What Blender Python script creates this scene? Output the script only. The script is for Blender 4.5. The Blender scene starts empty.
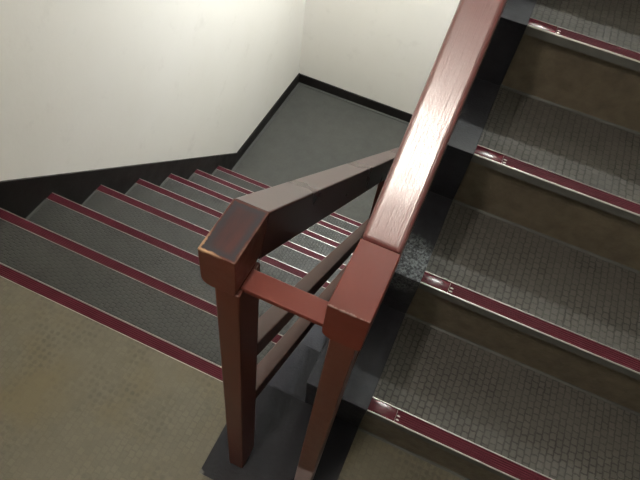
import bpy, bmesh, math, random
from mathutils import Vector, Matrix

# ---------------------------------------------------------------- camera
scene = bpy.context.scene
COL = scene.collection
cd = bpy.data.cameras.new('camera')
cam = bpy.data.objects.new('camera', cd)
COL.objects.link(cam)
cd.sensor_width = 36.0
cd.lens = 571.18 / 640.0 * 36.0
cd.clip_start = 0.02
YAW, PITCH, ROLL = -0.2778, 0.9232, 0.1705
fw = Vector((math.sin(YAW) * math.cos(PITCH), math.cos(YAW) * math.cos(PITCH), -math.sin(PITCH)))
rt = Vector((math.cos(YAW), -math.sin(YAW), 0))
up = rt.cross(fw)
r2 = rt * math.cos(ROLL) + up * math.sin(ROLL)
u2 = -rt * math.sin(ROLL) + up * math.cos(ROLL)
M = Matrix((r2, u2, -fw)).transposed().to_4x4()
M.translation = Vector((0.2372, -0.5204, 1.3908))
cam.matrix_world = M
scene.camera = cam

# ---------------------------------------------------------------- world, exposure
w = bpy.data.worlds.new('world')
scene.world = w
w.use_nodes = True
w.node_tree.nodes['Background'].inputs[0].default_value = (0.75, 0.85, 1.0, 1)
w.node_tree.nodes['Background'].inputs[1].default_value = 0.02
vs = scene.view_settings
vs.view_transform = 'Standard'
vs.look = 'None'
vs.exposure = 0.0
vs.gamma = 1.0
vs.use_curve_mapping = False

# ---------------------------------------------------------------- lamps of the stairwell: (centre, length along x, tube radius, strength, colour)
LAMPS = {
    'landing': ((-0.09, -0.84, 2.70), 0.45, 0.022, 415.0, (1.0, 0.925, 0.83), 'Y'),
    'upper': ((0.25, 2.80, 3.25), 1.00, 0.020, 400.0, (0.95, 1.0, 0.96), 'X'),
    'lower': ((-0.34, 2.30, 1.16), 0.80, 0.018, 690.0, (0.955, 1.0, 1.02), 'Y'),
}

# ---------------------------------------------------------------- dimensions
RL, TL = 0.19, 0.2426              # flight going down
RR, TR, Y0 = 0.1808, 0.2434, -0.0184   # flight going up
XW, XS = -1.1597, -1.1497          # left wall, face of its skirting
XB0, XB1 = -0.03, 0.1185           # black border of the lower flight
XB2 = 0.2659                       # black border of the upper flight ends
XR = 1.26
YF, YB = 2.9688, -1.40
ZLOW = -8 * RL
ZUP = 8 * RR
NW, NH = 0.036, 0.020              # nosing strip width, lip height

# ---------------------------------------------------------------- mesh helpers
def link(name, bm, mats, parent=None, smooth=False):
    me = bpy.data.meshes.new(name)
    bmesh.ops.recalc_face_normals(bm, faces=bm.faces)
    bm.to_mesh(me)
    bm.free()
    if not isinstance(mats, (list, tuple)):
        mats = [mats]
    for m in mats:
        me.materials.append(m)
    if smooth:
        for p in me.polygons:
            p.use_smooth = True
    o = bpy.data.objects.new(name, me)
    COL.objects.link(o)
    if parent:
        o.parent = parent
    return o

def prism(bm, prof, x0, x1, mi=0):
    """closed (y, z) outline swept from x0 to x1"""
    a = [bm.verts.new((x0, y, z)) for y, z in prof]
    b = [bm.verts.new((x1, y, z)) for y, z in prof]
    n = len(prof)
    fs = [bm.faces.new(a), bm.faces.new(b[::-1])]
    for i in range(n):
        fs.append(bm.faces.new((a[i], b[i], b[(i + 1) % n], a[(i + 1) % n])))
    for f in fs:
        f.material_index = mi
    return fs

def box(bm, x0, x1, y0, y1, z0, z1, mi=0):
    return prism(bm, [(y0, z0), (y1, z0), (y1, z1), (y0, z1)], x0, x1, mi)

def bevel(bm, w, seg=2, minang=25):
    bmesh.ops.recalc_face_normals(bm, faces=bm.faces)
    es = [e for e in bm.edges if len(e.link_faces) == 2 and e.calc_face_angle(0) > math.radians(minang)]
    bmesh.ops.bevel(bm, geom=es, offset=w, segments=seg, profile=0.5, affect='EDGES', clamp_overlap=True)

def part(name, mat, parent, fn, bev=0, seg=2, smooth=False):
    bm = bmesh.new()
    fn(bm)
    if bev:
        bevel(bm, bev, seg)
    return link(name, bm, mat, parent, smooth)

def thing(name, label, cat, loc=(0, 0, 0), group=None):
    o = bpy.data.objects.new(name, None)
    COL.objects.link(o)
    o.empty_display_size = 0.1
    o.location = loc
    o['label'] = label
    o['category'] = cat
    if group:
        o['group'] = group
    return o

def struct(name, mat, fn, label, cat):
    o = part(name, mat, None, fn)
    o['kind'] = 'structure'
    o['label'] = label
    o['category'] = cat
    return o

# ---------------------------------------------------------------- materials
class NT:
    def __init__(s, name):
        s.m = bpy.data.materials.new(name)
        s.m.use_nodes = True
        s.t = s.m.node_tree
        s.b = s.t.nodes['Principled BSDF']
        s.co = s.t.nodes.new('ShaderNodeTexCoord').outputs['Object']
    def n(s, typ, ins=None, **props):
        nd = s.t.nodes.new(typ)
        for k, v in props.items():
            setattr(nd, k, v)
        for k, v in (ins or {}).items():
            if isinstance(v, bpy.types.NodeSocket):
                s.t.links.new(v, nd.inputs[k])
            else:
                nd.inputs[k].default_value = v
        return nd
    def set(s, k, v):
        if isinstance(v, bpy.types.NodeSocket):
            s.t.links.new(v, s.b.inputs[k])
        else:
            s.b.inputs[k].default_value = v
    def mapping(s, sc=(1, 1, 1), loc=(0, 0, 0), rot=(0, 0, 0)):
        return s.n('ShaderNodeMapping', {'Vector': s.co, 'Scale': sc, 'Location': loc, 'Rotation': rot}).outputs[0]
    def noise(s, scale, detail=4, vec=None, rough=0.55):
        return s.n('ShaderNodeTexNoise', {'Vector': vec or s.co, 'Scale': scale, 'Detail': detail, 'Roughness': rough}).outputs['Fac']
    def ramp(s, fac, stops):
        r = s.n('ShaderNodeValToRGB', {'Fac': fac})
        el = r.color_ramp.elements
        while len(el) < len(stops):
            el.new(0.5)
        for e, (p, c) in zip(el, stops):
            e.position = p
            e.color = (*c, 1) if len(c) == 3 else c
        return r.outputs[0]
    def val(s, fac, a, b, c=0.0, d=1.0):
        return s.n('ShaderNodeMapRange', {'Value': fac, 'From Min': a, 'From Max': b, 'To Min': c, 'To Max': d}).outputs[0]
    def mix(s, f, a, b, mode='MIX'):
        nd = s.t.nodes.new('ShaderNodeMix')
        nd.data_type = 'RGBA'
        nd.blend_type = mode
        for i, v in ((0, f), (6, a), (7, b)):
            if isinstance(v, bpy.types.NodeSocket):
                s.t.links.new(v, nd.inputs[i])
            else:
                nd.inputs[i].default_value = v if i == 0 else (*v, 1)
        return nd.outputs[2]
    def math(s, op, a, b=0.0, c=0.0):
        nd = s.n('ShaderNodeMath', operation=op)
        for i, v in enumerate((a, b, c)):
            if isinstance(v, bpy.types.NodeSocket):
                s.t.links.new(v, nd.inputs[i])
            else:
                nd.inputs[i].default_value = v
        return nd.outputs[0]
    def bump(s, h, st, dist=0.001, prev=None):
        d = {'Height': h, 'Strength': st, 'Distance': dist}
        if prev:
            d['Normal'] = prev
        return s.n('ShaderNodeBump', d).outputs[0]

def rubber(name, tile, groove, depth=0.6, rough=0.55, tint=None, fade=None, stains=False):
    """embossed rubber flooring: staggered rounded tiles with dark grooves"""
    s = NT(name)
    wob = s.n('ShaderNodeTexNoise', {'Vector': s.co, 'Scale': 90.0, 'Detail': 1.0}).outputs['Color']
    v = s.n('ShaderNodeVectorMath', {0: wob, 1: (0.5, 0.5, 0.5)}, operation='SUBTRACT').outputs[0]
    v = s.n('ShaderNodeVectorMath', {0: v, 'Scale': 0.006}, operation='SCALE').outputs[0]
    v = s.n('ShaderNodeVectorMath', {0: v, 1: s.co}, operation='ADD').outputs[0]
    v = s.n('ShaderNodeMapping', {'Vector': v, 'Rotation': (0, 0, math.pi / 2)}).outputs[0]
    br = s.n('ShaderNodeTexBrick', {'Vector': v, 'Scale': 1.0, 'Mortar Size': 0.0024, 'Mortar Smooth': 1.0,
                                    'Bias': 0.0, 'Brick Width': 0.0170, 'Row Height': 0.0152,
                                    'Color1': (0.0, 0.0, 0.0, 1), 'Color2': (1, 1, 1, 1), 'Mortar': (0.5, 0.5, 0.5, 1)},
             offset=0.5)
    g = br.outputs['Fac']
    big = s.noise(3.0, 5)
    mid = s.noise(14.0, 5)
    wear = s.val(big, 0.35, 0.7)
    amt = s.val(mid, 0.25, 0.75, 0.5, 1.0)
    if fade:
        amt = s.math('MULTIPLY', amt, s.val(big, fade[0], fade[1]))
    g2 = s.math('MULTIPLY', g, amt)
    base = s.mix(wear, tile, tint or tuple(c * 0.8 for c in tile))
    vary = s.mix(s.val(br.outputs['Color'], 0, 1, 0.0, 0.35), base, tuple(c * 1.5 for c in tile))
    fine = s.mix(s.val(s.noise(420.0, 2), 0.3, 0.7, 0, 0.35), vary, tuple(c * 0.6 for c in tile))
    if stains:
        ochre = s.noise(4.5, 4, s.mapping((1, 1, 1), (3.1, 1.7, 0)))
        fine = s.mix(s.val(ochre, 0.50, 0.68, 0, 0.55), fine, (0.105, 0.082, 0.036))
        vo = s.n('ShaderNodeTexVoronoi', {'Vector': v, 'Scale': 58.0, 'Randomness': 0.35}, voronoi_dimensions='2D').outputs['Distance']
        where = s.val(s.noise(7.0, 4, s.mapping((1, 1, 1), (0, 0.35, 2.0))), 0.46, 0.66)
        fine = s.mix(s.math('MULTIPLY', s.val(vo, 0.22, 0.40, 0.6, 0), where), fine, (0.040, 0.036, 0.026))
    s.set('Base Color', s.mix(g2, fine, groove))
    s.set('Roughness', s.val(mid, 0.3, 0.7, rough - 0.08, rough + 0.12))
    s.set('Specular IOR Level', 0.4)
    h = s.math('MULTIPLY', g2, -1.0)
    n1 = s.bump(h, depth, 0.0012)
    s.set('Normal', s.bump(s.noise(500.0, 2), 0.15, 0.0006, n1))
    return s.m

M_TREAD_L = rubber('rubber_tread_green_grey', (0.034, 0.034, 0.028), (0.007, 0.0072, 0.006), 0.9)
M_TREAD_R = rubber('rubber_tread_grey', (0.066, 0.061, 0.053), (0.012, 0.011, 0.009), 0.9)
M_LANDING = rubber('rubber_landing_brown', (0.100, 0.088, 0.058), (0.070, 0.061, 0.040), 0.3, 0.6,
                   tint=(0.092, 0.086, 0.062), fade=(0.38, 0.62), stains=True)
M_LOWER = rubber('rubber_landing_grey', (0.043, 0.043, 0.036), (0.036, 0.036, 0.031), 0.1, 0.65,
                 tint=(0.036, 0.037, 0.031), fade=(0.5, 0.9))

def plain(name, col, rough=0.5, bumpiness=0.0, bscale=60.0, metal=0.0, spec=0.5, vary=0.15):
    s = NT(name)
    n = s.noise(bscale * 0.2, 5)
    s.set('Base Color', s.mix(s.val(n, 0.3, 0.7), tuple(c * (1 - vary) for c in col), tuple(c * (1 + vary) for c in col)))
    s.set('Roughness', s.val(s.noise(bscale * 0.35, 4), 0.3, 0.7, max(0.02, rough - 0.08), rough + 0.08))
    s.set('Metallic', metal)
    s.set('Specular IOR Level', spec)
    if bumpiness:
        s.set('Normal', s.bump(s.noise(bscale, 4), bumpiness, 0.002))
    return s.m

M_RISER = plain('riser_brown_linoleum', (0.092, 0.074, 0.050), 0.6, 0.5, 160, vary=0.25)
M_COVE = plain('cove_grey_rubber', (0.042, 0.042, 0.037), 0.55, 0.2, 120)
M_CORE = plain('concrete', (0.28, 0.27, 0.25), 0.85, 0.3, 60)
M_BLACK = plain('black_gloss_paint', (0.018, 0.017, 0.018), 0.30, 0.25, 90, vary=0.3)
M_SKIRT = plain('black_skirting', (0.010, 0.008, 0.007), 0.45, 0.3, 40, vary=0.4, spec=0.25)
M_METAL = plain('aluminium_nosing', (0.41, 0.385, 0.35), 0.42, 0.0, 60, metal=1.0)
M_LIP = plain('aluminium_lip_dark_reflection', (0.085, 0.085, 0.078), 0.55, 0.0, 60, metal=0.2)  # same aluminium, with the dark floor reflection put into its colour
M_SCREW = plain('steel_screw', (0.6, 0.58, 0.55), 0.3, 0, 60, metal=1.0)

def wall_paint(name, col):
    s = NT(name)
    big = s.noise(1.3, 6)
    sm = s.noise(6.0, 6, rough=0.7)
    c = s.mix(s.val(big, 0.3, 0.75, 0, 1), col, tuple(a * b for a, b in zip(col, (0.93, 0.93, 0.90))))
    # faint hand and mop smudges
    c = s.mix(s.val(sm, 0.58, 0.78, 0, 0.22), c, (0.42, 0.38, 0.31))
    s.set('Base Color', c)
    s.set('Roughness', 0.55)
    s.set('Normal', s.bump(s.noise(45.0, 5), 0.12, 0.004))
    return s.m

M_WALL = wall_paint('white_wall_paint', (0.82, 0.785, 0.72))
M_WALL_G = wall_paint('bounce_cut_wall_grey', (0.22, 0.22, 0.21))  # for the unseen right and back walls, grey chosen to cut bounce light
M_CEIL = plain('ceiling_paint', (0.75, 0.74, 0.70), 0.7, 0.1, 40, vary=0.03)

def border_paint():
    """black painted border, rubbed and speckled, with a lamp highlight painted in"""
    s = NT('black_border_paint')
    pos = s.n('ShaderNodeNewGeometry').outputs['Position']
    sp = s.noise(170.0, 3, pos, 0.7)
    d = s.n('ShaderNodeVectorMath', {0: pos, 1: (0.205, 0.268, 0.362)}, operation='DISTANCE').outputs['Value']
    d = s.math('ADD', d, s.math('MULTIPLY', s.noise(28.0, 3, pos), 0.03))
    glint = s.val(d, 0.085, 0.105, 1, 0)  # specular highlight on the second step end, painted as pale speckle
    m = s.math('MULTIPLY', glint, s.val(sp, 0.42, 0.62))
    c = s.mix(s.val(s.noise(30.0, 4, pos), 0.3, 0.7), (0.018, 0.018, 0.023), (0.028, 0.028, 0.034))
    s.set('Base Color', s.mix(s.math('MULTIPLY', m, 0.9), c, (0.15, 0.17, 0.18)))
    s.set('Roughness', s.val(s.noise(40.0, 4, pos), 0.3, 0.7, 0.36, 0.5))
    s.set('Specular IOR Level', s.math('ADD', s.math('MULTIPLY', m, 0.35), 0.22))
    h = s.math('ADD', s.noise(190.0, 4, pos), s.math('MULTIPLY', m, 0.8))
    s.set('Normal', s.bump(h, 0.4, 0.0015))
    return s.m
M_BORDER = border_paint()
def pad_paint():
    s = NT('black_landing_paint')
    c = s.mix(s.val(s.noise(24.0, 5), 0.3, 0.7), (0.0052, 0.0052, 0.0075), (0.0085, 0.0085, 0.0115))
    d = s.n('ShaderNodeVectorMath', {0: s.co, 1: (-0.029, -0.249, 0.001)}, operation='DISTANCE').outputs['Value']
    d = s.math('ADD', d, s.math('MULTIPLY', s.noise(120.0, 3), 0.014))
    scuff = s.val(s.noise(16.0, 6, None, 0.7), 0.60, 0.78, 0, 0.5)
    c = s.mix(scuff, c, (0.022, 0.022, 0.026))
    c = s.mix(s.val(d, 0.013, 0.018, 0.8, 0), c, (0.11, 0.105, 0.095))
    s.set('Base Color', c)
    s.set('Roughness', 0.5)
    s.set('Specular IOR Level', 0.22)
    s.set('Normal', s.bump(s.noise(120.0, 4), 0.3, 0.002))
    return s.m
M_PAD = pad_paint()

def insert(name='ribbed_maroon_insert'):
    s = NT(name)
    xyz = s.n('ShaderNodeSeparateXYZ', {0: s.co})
    wv = s.math('SINE', s.math('MULTIPLY', xyz.outputs['Y'], 2 * math.pi / 0.0052))
    n = s.noise(20.0, 4)
    c = s.mix(s.val(n, 0.3, 0.7), (0.058, 0.0065, 0.0125), (0.076, 0.0100, 0.0180))
    c = s.mix(s.val(wv, -1, 0.2, 0.45, 0), c, (0.02, 0.004, 0.007))
    s.set('Base Color', c)
    s.set('Roughness', 0.55)
    s.set('Specular IOR Level', 0.12)
    return s.m
M_INSERT = insert()
M_END = plain('smooth_maroon_end_piece', (0.08, 0.010, 0.018), 0.22, 0.1, 60)

def brown_paint(name, col, rough, streak=0.0, fine=0.12, worn=None, slope=0.0, axis=(1, 1, 1), coat=0.0, spec=0.32, rn=(60.0, 0.045)):
    s = NT(name)
    # brush strokes run along the length of the wood
    vec = s.n('ShaderNodeMapping', {'Vector': s.mapping(rot=(-slope, 0, 0)), 'Scale': axis}).outputs[0]
    n = s.noise(1.0, 5, vec)
    soft = s.noise(7.0, 4)
    c = s.mix(s.val(soft, 0.3, 0.7), tuple(a * 0.88 for a in col), tuple(a * 1.12 for a in col))
    if worn:
        xyz = s.n('ShaderNodeSeparateXYZ', {0: s.co})
        c = worn(s, c, xyz)
    s.set('Base Color', c)
    s.set('Roughness', s.val(s.noise(rn[0], 3), 0.3, 0.7, rough - rn[1], rough + rn[1]))
    if coat:
        s.set('Coat Weight', coat)
        s.set('Coat Roughness', 0.15)
    s.set('Specular IOR Level', spec)
    nb = s.bump(s.noise(300.0, 3), fine, 0.0006)
    if streak:
        nb = s.bump(n, streak, 0.0016, nb)
    s.set('Normal', nb)
    if coat:
        s.set('Coat Normal', nb)
    return s.m

def base_worn(s, c, xyz):
    """paint rubbed back to a pale undercoat around the foot of the post"""
    h = s.math('ADD', xyz.outputs['Z'], s.math('MULTIPLY', s.noise(40.0, 3), 0.02))
    return s.mix(s.val(h, 0.226, 0.240, 1, 0), c, (0.30, 0.22, 0.22))

def chip_edges(y0, z0):
    def f(s, c, xyz):
        # chips along the front top edge, y = y0, z = z0
        dy = s.math('ABSOLUTE', s.math('SUBTRACT', xyz.outputs['Y'], y0))
        dz = s.math('ABSOLUTE', s.math('SUBTRACT', xyz.outputs['Z'], z0))
        d = s.math('MAXIMUM', dy, dz)
        d = s.math('ADD', d, s.math('MULTIPLY', s.noise(130.0, 4), 0.011))
        return s.mix(s.val(d, 0.0066, 0.0076, 0.7, 0), c, (0.22, 0.15, 0.13))
    return f

COL_B = (0.070, 0.0165, 0.009)
M_POST = brown_paint('brown_paint_post', COL_B, 0.34, 0.03, 0.02, axis=(260, 260, 10), rn=(6.0, 0.012), spec=0.28)
M_POST_R = brown_paint('brown_paint_worn_foot', COL_B, 0.32, 0.15, axis=(260, 260, 10), worn=base_worn)
M_END_R = brown_paint('brown_paint_satin', (0.098, 0.0150, 0.0080), 0.42, 0.08, axis=(260, 20, 40), worn=chip_edges(-0.202, 0.846))
M_RAIL_R = brown_paint('brown_gloss_brushed', (0.110, 0.022, 0.020), 0.36, 0.26, 0.10, slope=math.atan2(0.1808, 0.2434), axis=(520, 12, 520), coat=1.0, spec=1.0)
M_RAIL_L = brown_paint('brown_gloss_rail', (0.042, 0.014, 0.011), 0.28, 0.02, 0.0, slope=-math.atan2(0.19, 0.2426), axis=(60, 6, 60), spec=0.22, rn=(6.0, 0.012))
M_LOWRAIL = brown_paint('brown_gloss_lower_rail', (0.052, 0.022, 0.015), 0.34, 0.02, 0.0, slope=-math.atan2(0.19, 0.2426), axis=(60, 6, 60), spec=0.13, rn=(6.0, 0.012))

def cap_paint():
    """left rail end: dark stained top, rim rubbed back to bare wood"""
    s = NT('brown_paint_dark_worn_top')
    xyz = s.n('ShaderNodeSeparateXYZ', {0: s.co})
    nrm = s.n('ShaderNodeSeparateXYZ', {0: s.n('ShaderNodeNewGeometry').outputs['Normal']})
    top = s.val(xyz.outputs['Z'], 0.840, 0.8435)
    base = s.mix(s.val(s.noise(8.0, 4), 0.3, 0.7), tuple(a * 0.85 for a in COL_B), tuple(a * 1.1 for a in COL_B))
    def edge(sock, v, wd):
        d = s.math('ABSOLUTE', s.math('SUBTRACT', sock, v))
        return d
    dx = s.math('MINIMUM', edge(xyz.outputs['X'], 0.003, 0), edge(xyz.outputs['X'], 0.052, 0))
    dy = s.math('MINIMUM', edge(xyz.outputs['Y'], -0.202, 0), edge(xyz.outputs['Y'], -0.115, 0))
    d = s.math('MINIMUM', dx, dy)
    d = s.math('ADD', d, s.math('MULTIPLY', s.math('SUBTRACT', s.noise(160.0, 4), 0.5), 0.006))
    st = s.noise(1.0, 5, s.mapping((60, 14, 60)))
    inner = s.mix(s.val(st, 0.35, 0.65), (0.022, 0.014, 0.016), (0.055, 0.018, 0.016))
    dark = s.mix(s.val(d, 0.006, 0.013), (0.022, 0.022, 0.028), inner)
    topc = s.mix(s.val(d, 0.0022, 0.0042), base, dark)
    c = s.mix(top, base, topc)
    # bare wood on the rims
    dz = edge(xyz.outputs['Z'], 0.846, 0)
    rim = s.math('MAXIMUM', s.math('MINIMUM', dx, dy), dz)
    rim = s.math('ADD', rim, s.math('MULTIPLY', s.noise(75.0, 4), 0.012))
    corner = s.n('ShaderNodeVectorMath', {0: s.co, 1: (0.004, -0.201, 0.845)}, operation='DISTANCE').outputs['Value']
    near = s.val(corner, 0.012, 0.05, 0.0022, 0.0)
    c = s.mix(s.val(s.math('SUBTRACT', rim, near), 0.0060, 0.0070, 0.8, 0), c, s.mix(s.val(corner, 0.01, 0.035), (0.36, 0.22, 0.12), (0.13, 0.065, 0.045)))
    s.set('Base Color', c)
    s.set('Specular IOR Level', 0.35)
    s.set('Roughness', s.val(s.noise(60.0, 3), 0.3, 0.7, 0.34, 0.46))
    s.set('Normal', s.bump(s.noise(200.0, 3), 0.15, 0.0008))
    return s.m
M_CAP_L = cap_paint()

# ---------------------------------------------------------------- setting
struct('wall_left', M_WALL, lambda b: box(b, XW - 0.12, XW, YB - 0.12, YF + 0.12, -1.75, 4.3),
       'white painted wall along the outer side of the descending stairs', 'wall')
struct('wall_far', M_WALL, lambda b: box(b, XW, XR, YF, YF + 0.12, -1.75, 4.3),
       'white painted wall behind the lower landing', 'wall')
struct('wall_right', M_WALL_G, lambda b: box(b, XR, XR + 0.12, YB - 0.12, YF + 0.12, -1.75, 4.3),
       'unseen wall, greyed to cut bounce light, along the outer side of the ascending stairs', 'wall')
struct('wall_back', M_WALL_G, lambda b: box(b, XW, XR, YB - 0.12, YB, -1.75, 4.3),
       'out-of-view wall with bounce-cutting grey at the back of the middle landing', 'wall')

def landing_tile(b):
    # tile surface around the black painted strip
    box(b, XW, XB0, YB, -NW, -0.02, 0)
    box(b, XB2, XR, YB, Y0 + 0.026, -0.02, 0)
    box(b, XB0, XB2, YB, -0.25, -0.02, 0)
struct('floor', M_LANDING, landing_tile, 'brownish embossed rubber floor of the near landing at bottom left', 'floor')
struct('floor_slab', M_CORE, lambda b: box(b, XW, XR, YB, -NW, -0.20, -0.02), 'concrete slab under the near landing', 'floor')
struct('floor_lower', M_LOWER, lambda b: box(b, XW, XR, 7 * TL - 0.02, YF, ZLOW - 0.15, ZLOW),
       'grey-green rubber floor of the lower landing in the far corner', 'floor')
struct('floor_upper', M_LANDING, lambda b: box(b, XW, XR, Y0 + 7 * TR + 0.04, YF, ZUP - 0.16, ZUP),
       'floor of the upper landing above the far corner', 'floor')
struct('floor_base', M_CORE, lambda b: box(b, XW, XR, YB, 7 * TL - 0.02, -1.75, -1.72), 'concrete base at the bottom of the stairwell', 'floor')
struct('ceiling', M_CEIL, lambda b: box(b, XW, XR, YB, -0.02, 2.80, 2.96), 'white ceiling above the near landing', 'ceiling')
struct('ceiling_top', M_CEIL, lambda b: box(b, XW - 0.1, XR + 0.1, YB - 0.1, YF + 0.1, 4.3, 4.4), 'white ceiling at the top of the stairwell', 'ceiling')
struct('ceiling_slope', M_CEIL, lambda b: prism(b, [(1.70, ZUP - 0.16), (1.70, ZUP), (-0.02, 2.96), (-0.02, 2.80)], XW, XB0),
       'sloping underside of the flight above the descending stairs', 'ceiling')

struct('wall_gap_fill', M_SKIRT, lambda b: prism(b, [(-0.01, -1.72), (7 * TL - 0.03, -1.72), (7 * TL - 0.03, ZLOW), (Y0 + 7 * TR, ZLOW),  # added unseen panel: closes a bright gap, dark so it bounces no light
       (Y0 + 7 * TR, ZUP - RR - 0.19), (0.02, -0.22), (-0.01, -0.25)], XB1 + 0.012, XB1 + 0.08),
       'added dark panel closing the bright gap below the ascending stairs', 'wall')

# skirting boards
HS, HB = 0.0891, 0.0771
def sk_left(b):
    # one outline: landing, slope, lower landing
    s = RL / TL
    yk = (8 * RL + HS - HB) / s
    y_top = (HS - HB) / s
    prof = [(YB, 0.0), (YB, HB), (y_top, HB), (yk, ZLOW + HB), (YF, ZLOW + HB), (YF, ZLOW), (yk - 0.02, ZLOW),
            (yk - 0.10, ZLOW - 0.02), (0.0, -0.26), (-0.04, 0.0)]
    prism(b, prof, XW, XS)
    prism(b, [(YF - 0.001, ZLOW + HB), (yk, ZLOW + HB), (yk, ZLOW + HB + 0.004), (YF - 0.001, ZLOW + HB + 0.004)], XW, XW + 0.006)
struct('baseboard_left', M_SKIRT, sk_left, 'black skirting board stepping down along the white left wall', 'skirting board')
struct('baseboard_far', M_SKIRT, lambda b: box(b, XS, XR, YF - 0.012, YF, ZLOW, ZLOW + HB),
       'black skirting board at the foot of the far wall on the lower landing', 'skirting board')
def sk_right(b):
    s = RR / TR
    prism(b, [(YB, 0), (YB, HB), (Y0 - 0.02, HB + 0.01), (Y0 + 7 * TR, ZUP - RR + HS + 0.18), (YF, ZUP + HB), (YF, ZUP),
              (Y0 + 7 * TR + 0.03, ZUP), (Y0 + 7 * TR + 0.03, ZUP - 0.3), (Y0 + 0.2, 0)], XR - 0.01, XR)
struct('baseboard_right', M_SKIRT, sk_right, 'black skirting board climbing along the wall beside the ascending stairs', 'skirting board')
struct('baseboard_back', M_SKIRT, lambda b: box(b, XS, XR - 0.01, YB, YB + 0.01, 0, HB),
       'black skirting board behind the near landing', 'skirting board')
# grey coved edge of the lower landing floor
def cove_low(b):
    box(b, XS, XS + 0.022, 7 * TL, YF - 0.012, ZLOW, ZLOW + 0.003)
    box(b, XS + 0.022, XR, YF - 0.034, YF - 0.012, ZLOW, ZLOW + 0.003)
struct('trim_1', M_COVE, cove_low, 'grey edging strip around the lower landing floor', 'floor trim')
def pad(b):
    box(b, XB0, XB2, -0.25, Y0 + 0.026, -0.02, 0.0015)
struct('floor_border', M_PAD, pad, 'black painted strip of landing floor under the two railing posts', 'floor border')

# ---------------------------------------------------------------- stair flights
def copy_tree(o, parent=None):
    c = o.copy()
    COL.objects.link(c)
    c.parent = parent
    for ch in [x for x in o.children]:
        copy_tree(ch, c)
    return c

def nosing(step, x0, x1, yn, d, endpiece):
    """yn: outer edge, d: +1 when the tread lies towards +y of the edge"""
    def metal(b):
        # L section with two raised beads and a channel for the insert
        pts = [(0, -NH), (0, -0.001), (0.0012, 0.0012), (0.0032, 0.0012), (0.0032, -0.0016), (NW - 0.0018, -0.0016),
               (NW - 0.0018, 0.0008), (NW, 0.0006), (NW, -NH)]
        fs = prism(b, [(yn + d * p, q) for p, q in pts], x0, x1)
        fs[2].material_index = 1
    part('metal_nosing', [M_METAL, M_LIP], step, metal)
    xs = x0 + (0.062 if endpiece else 0.0)
    def ins(b):
        prof = [(0.0036, -0.0014)]
        n = 6
        w_ = (NW - 0.0058) / n
        for i in range(n):
            a = 0.0036 + i * w_
            prof += [(a + w_ * 0.12, 0.0), (a + w_ * 0.30, 0.0008), (a + w_ * 0.70, 0.0008), (a + w_ * 0.88, 0.0)]
        prof += [(NW - 0.0020, -0.0014)]
        prism(b, [(yn + d * p, q) for p, q in prof], xs, x1)
    part('grip_insert', M_INSERT, step, ins)
    if endpiece:
        def en(b):
            prism(b, [(yn + d * p, q) for p, q in [(0.0036, -0.0014), (0.0050, 0.0012), (0.012, 0.0024), (0.022, 0.0024), (NW - 0.0036, 0.0012), (NW - 0.0020, -0.0014)]],
                  x0 - 0.0004, xs - 0.0008)
        part('smooth_end_piece', M_END, step, en, 0.0006, 2, True)
        def scr(b):
            for q in (0.010, 0.019):
                bmesh.ops.create_uvsphere(b, u_segments=12, v_segments=6, radius=0.0024,
                                          matrix=Matrix.Translation((xs + 0.005, yn + d * q, 0.0004)) @ Matrix.Diagonal((1.7, 0.8, 0.5, 1)))
        part('screw', M_SCREW, step, scr, 0, 0, True)

def make_step_down(root, k):
    """tread whose front edge is at local y = 0, riser hangs below it"""
    st = part('step', M_CORE, root, lambda b: prism(b, [(-TL - 0.02, -0.02), (-0.02, -0.02), (-0.02, -RL - 0.14), (-TL - 0.02, -0.14)], XS, XB0))
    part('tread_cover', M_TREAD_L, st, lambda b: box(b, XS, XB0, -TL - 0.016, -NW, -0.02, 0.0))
    part('riser_cover', M_RISER, st, lambda b: box(b, XS, XB0, -0.02, -0.016, -RL, -0.02))
    part('edge_strip', M_COVE, st, lambda b: box(b, XS, XS + 0.012, -TL - 0.014, -NW - 0.001, 0.0, 0.003))
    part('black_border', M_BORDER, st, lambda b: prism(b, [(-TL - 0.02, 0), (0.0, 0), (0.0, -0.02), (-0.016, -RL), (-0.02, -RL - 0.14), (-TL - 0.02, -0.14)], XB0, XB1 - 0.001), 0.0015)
    nosing(st, XS, XB0, 0.0, -1, False)
    st.location = (0, k * TL, -k * RL)
    return st

down = thing('stair_flight', 'grey-green rubber stair flight with maroon nosings descending at left beside the white wall', 'stairs')
le = part('landing_edge', M_CORE, down, lambda b: box(b, XS, XB0, -NW, -0.02, -RL - 0.14, -0.02))
part('riser_cover', M_RISER, le, lambda b: box(b, XS, XB0, -0.02, -0.016, -RL, -0.02))
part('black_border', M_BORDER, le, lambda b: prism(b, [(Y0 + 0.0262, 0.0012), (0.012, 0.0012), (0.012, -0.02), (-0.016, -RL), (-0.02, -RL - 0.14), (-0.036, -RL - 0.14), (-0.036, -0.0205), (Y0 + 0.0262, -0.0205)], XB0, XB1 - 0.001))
nosing(le, XS, XB0, 0.0, -1, False)
s1 = make_step_down(down, 1)
for k in range(2, 8):
    c = copy_tree(s1, down)
    c.location = (0, k * TL, -k * RL)
# last riser down to the lower landing is part of the 7th step

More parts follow.
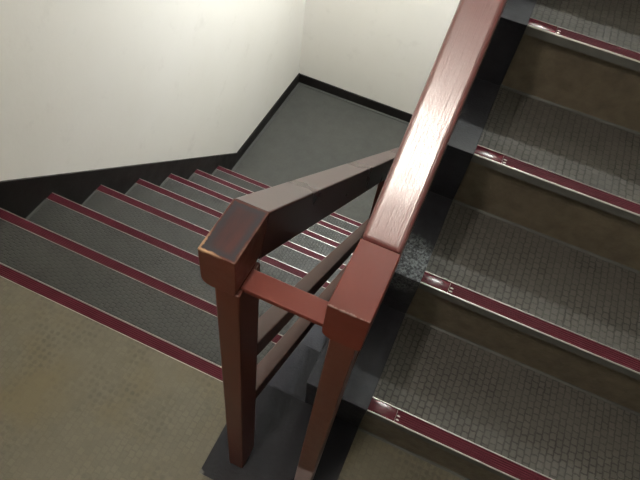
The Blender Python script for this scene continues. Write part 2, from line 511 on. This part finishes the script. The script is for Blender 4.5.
def make_step_up(root, j):
    st = part('step', M_CORE, root, lambda b: prism(b, [(0.03, -0.02), (TR + 0.03, -0.02), (TR + 0.03, -0.14), (0.03, -RR - 0.14)], XB2, XR - 0.01))
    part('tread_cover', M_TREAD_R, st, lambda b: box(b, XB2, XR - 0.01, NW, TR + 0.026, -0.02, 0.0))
    part('riser_cover', M_RISER, st, lambda b: prism(b, [(0.015, -0.02), (0.03, -0.02), (0.03, -RR), (0.026, -RR)], XB2, XR - 0.01))
    part('cove_strip', M_COVE, st, lambda b: prism(b, [(0.0255, -RR + 0.001), (0.0255, -RR + 0.006), (0.0235, -RR + 0.003), (0.020, -RR + 0.001)], XB2, XR - 0.01))
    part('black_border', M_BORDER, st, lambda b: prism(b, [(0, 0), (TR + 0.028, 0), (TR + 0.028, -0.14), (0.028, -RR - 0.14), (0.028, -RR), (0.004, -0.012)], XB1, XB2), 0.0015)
    nosing(st, XB2, XR - 0.01, 0.0, 1, True)
    st.location = (0, Y0 + (j - 1) * TR, j * RR)
    return st

upf = thing('stair_flight', 'grey rubber stair flight with maroon nosings and black painted ends ascending at right', 'stairs')
s1 = make_step_up(upf, 1)
for j in range(2, 8):
    c = copy_tree(s1, upf)
    c.location = (0, Y0 + (j - 1) * TR, j * RR)
le = part('landing_edge', M_CORE, upf, lambda b: box(b, XB2, XR - 0.01, NW - 0.01, 0.04, -0.16, -0.02))
part('riser_cover', M_RISER, le, lambda b: prism(b, [(0.015, -0.02), (0.026, -0.02), (0.026, -RR)], XB2, XR - 0.01))
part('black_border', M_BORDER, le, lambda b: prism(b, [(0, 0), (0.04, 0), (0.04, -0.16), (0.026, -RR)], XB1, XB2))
nosing(le, XB2, XR - 0.01, 0.0, 1, True)
le.location = (0, Y0 + 7 * TR, ZUP)

# ---------------------------------------------------------------- railings
ZT, ZBOT, YFR = 0.846, 0.773, -0.202
TH = ZT - ZBOT

def end_block(b, x0, x1, yt, yb):
    """level end of the handrail: lower edges rounded off towards the post, mitred at the back"""
    r = 0.014
    out = [(x0, ZT), (x1, ZT)]
    for i in range(7):
        a = -i * math.pi / 12
        out.append((x1 - r * 0.35 + r * 0.35 * math.cos(a), ZBOT + r + r * math.sin(a)))
    for i in range(7):
        a = -math.pi / 2 - i * math.pi / 12
        out.append((x0 + r + r * math.cos(a), ZBOT + r + r * math.sin(a)))
    yback = lambda z: yb + (yt - yb) * (z - ZBOT) / (ZT - ZBOT)
    f = [b.verts.new((x, YFR, z)) for x, z in out]
    k = [b.verts.new((x, yback(z), z)) for x, z in out]
    n = len(out)
    b.faces.new(f)
    b.faces.new(k[::-1])
    for i in range(n):
        b.faces.new((f[i], k[i], k[(i + 1) % n], f[(i + 1) % n]))

def sloped(x0, x1, top0, top1, bot1, bot0):
    return lambda b: prism(b, [top0, top1, bot1, bot0], x0, x1)

# left railing, going down
sl = RL / TL
left = thing('stair_railing', 'brown painted wooden railing going down the left flight, dark worn top on its end block', 'railing')
XL0, XL1 = 0.003, 0.052
yt, yb = -0.115, -0.139
o = part('end_block', M_CAP_L, left, lambda b: end_block(b, XL0, XL1, yt, yb), 0.003, 3)
o['label'] = 'level end block with dark stained top and chipped edges'
ye = 1.86
part('handrail', M_RAIL_L, left, sloped(XL0, XL1, (yt, ZT), (ye, ZT - sl * (ye - yt)), (ye - 0.02, ZBOT - sl * (ye - 0.02 - yb)), (yb, ZBOT)), 0.003, 3)
PX0, PX1 = 0.021, 0.056
PD = 0.060
part('newel_post', M_POST, left, lambda b: box(b, PX0, PX1, YFR + 0.001, YFR + PD, 0.0015, ZBOT + 0.001), 0.0025, 2)
ylow = YFR + PD
for z0, h in ((0.428, 0.048), (0.228, 0.044)):
    part('lower_rail', M_LOWRAIL, left,
         lambda b: prism(b, [(ylow, z0 - sl * ylow), (1.74, z0 - sl * 1.74), (1.74, z0 - h - sl * 1.74), (ylow, z0 - h - sl * ylow)], PX0, PX1 - 0.001), 0.002, 2)
yp = 0.832
part('post', M_POST, left, lambda b: box(b, PX0 + 0.001, PX1 - 0.002, yp, yp + 0.05, -4 * RL + 0.0006, ZBOT - sl * (yp + 0.05 - yb) + 0.02), 0.002, 2)
part('newel_post', M_POST, left, lambda b: box(b, PX0, PX1, 1.74, 1.80, ZLOW, ZBOT - sl * (1.80 - yb) + 0.02), 0.0025, 2)
part('cross_bar', M_END_R, left, lambda b: box(b, XL1 - 0.0005, 0.1672, -0.189, -0.156, 0.769, 0.777), 0.0015, 3)

# right railing, going up
sr = RR / TR
right = thing('stair_railing', 'glossy brown painted wooden railing going up the right flight over the black step ends', 'railing')
XR0, XR1 = 0.167, 0.219
yt, yb = -0.098, -0.074
o = part('end_block', M_END_R, right, lambda b: end_block(b, XR0, XR1, yt, yb), 0.003, 3)
o['label'] = 'level end block in duller brown paint'
ye = 1.95
part('handrail', M_RAIL_R, right, sloped(XR0, XR1, (yt, ZT + 0.0006), (ye, ZT + sr * (ye - yt)), (ye + 0.02, ZBOT + sr * (ye + 0.02 - yb)), (yb, ZBOT)), 0.0065, 4)
QX0, QX1 = 0.179, 0.213
part('newel_post', M_POST_R, right, lambda b: box(b, QX0, QX1, YFR + 0.001, YFR + PD, 0.0015, ZBOT + 0.001), 0.0025, 2)
for z0, h in ((0.428, 0.048), (0.228, 0.044)):
    zz = lambda y: z0 + 0.04 + sr * y
    part('lower_rail', M_LOWRAIL, right,
         lambda b: prism(b, [(ylow, zz(ylow)), (1.80, zz(1.80)), (1.80, zz(1.80) - h), (ylow, zz(ylow) - h)], QX0, QX1 - 0.010), 0.002, 2)
yp = 0.85
part('post', M_POST, right, lambda b: box(b, QX0 + 0.001, QX1 - 0.008, yp, yp + 0.05, 4 * RR + 0.0006, ZBOT + sr * (yp - yb) + 0.02), 0.002, 2)
part('newel_post', M_POST, right, lambda b: box(b, QX0, QX1, 1.80, 1.86, ZUP, ZBOT + sr * (1.80 - yb) + 0.02), 0.0025, 2)

# ---------------------------------------------------------------- lamps
def fixture(key, label):
    (cx, cy, cz), ln, r, power, col, ax = LAMPS[key]
    t = thing('ceiling_lamp', label, 'lamp')
    m = bpy.data.materials.new('lit_tube_' + key)
    m.use_nodes = True
    bs = m.node_tree.nodes['Principled BSDF']
    bs.inputs['Emission Color'].default_value = (*col, 1)
    bs.inputs['Emission Strength'].default_value = power
    bs.inputs['Base Color'].default_value = (0.8, 0.8, 0.8, 1)
    def tube(b):
        bmesh.ops.create_cone(b, cap_ends=True, segments=16, radius1=r, radius2=r, depth=ln,
                              matrix=Matrix.Translation((cx, cy, cz)) @ Matrix.Rotation(math.pi / 2, 4, 'Y' if ax == 'X' else 'X'))
    part('tube', m, t, tube, 0, 0, True)
    if key == 'upper':      # on the far wall
        part('housing', M_CEIL, t, lambda b: box(b, cx - ln / 2 - 0.04, cx + ln / 2 + 0.04, cy + r + 0.01, YF, cz - 0.03, cz + 0.05), 0.004, 2)
    else:
        zc = 2.80 if key == 'landing' else ZUP - 0.16
        part('housing', M_CEIL, t, lambda b: box(b, cx - 0.05, cx + 0.05, cy - ln / 2 - 0.04, cy + ln / 2 + 0.04, cz + r + 0.01, zc), 0.004, 2)
    for s_ in (-1, 1):
        e0, e1 = sorted((s_ * ln / 2, s_ * (ln / 2 + 0.02)))
        if ax == 'X':
            part('end_cap', M_METAL, t, lambda b: box(b, cx + e0, cx + e1, cy - 0.03, cy + 0.03, cz - 0.03, cz + 0.05), 0.002, 2)
        else:
            part('end_cap', M_METAL, t, lambda b: box(b, cx - 0.03, cx + 0.03, cy + e0, cy + e1, cz - 0.03, cz + 0.05), 0.002, 2)
    return t
fixture('landing', 'white tube lamp on the ceiling above the near landing')
fixture('upper', 'white tube lamp high on the far wall above the upper landing')
fixture('lower', 'white tube lamp under the upper landing slab')
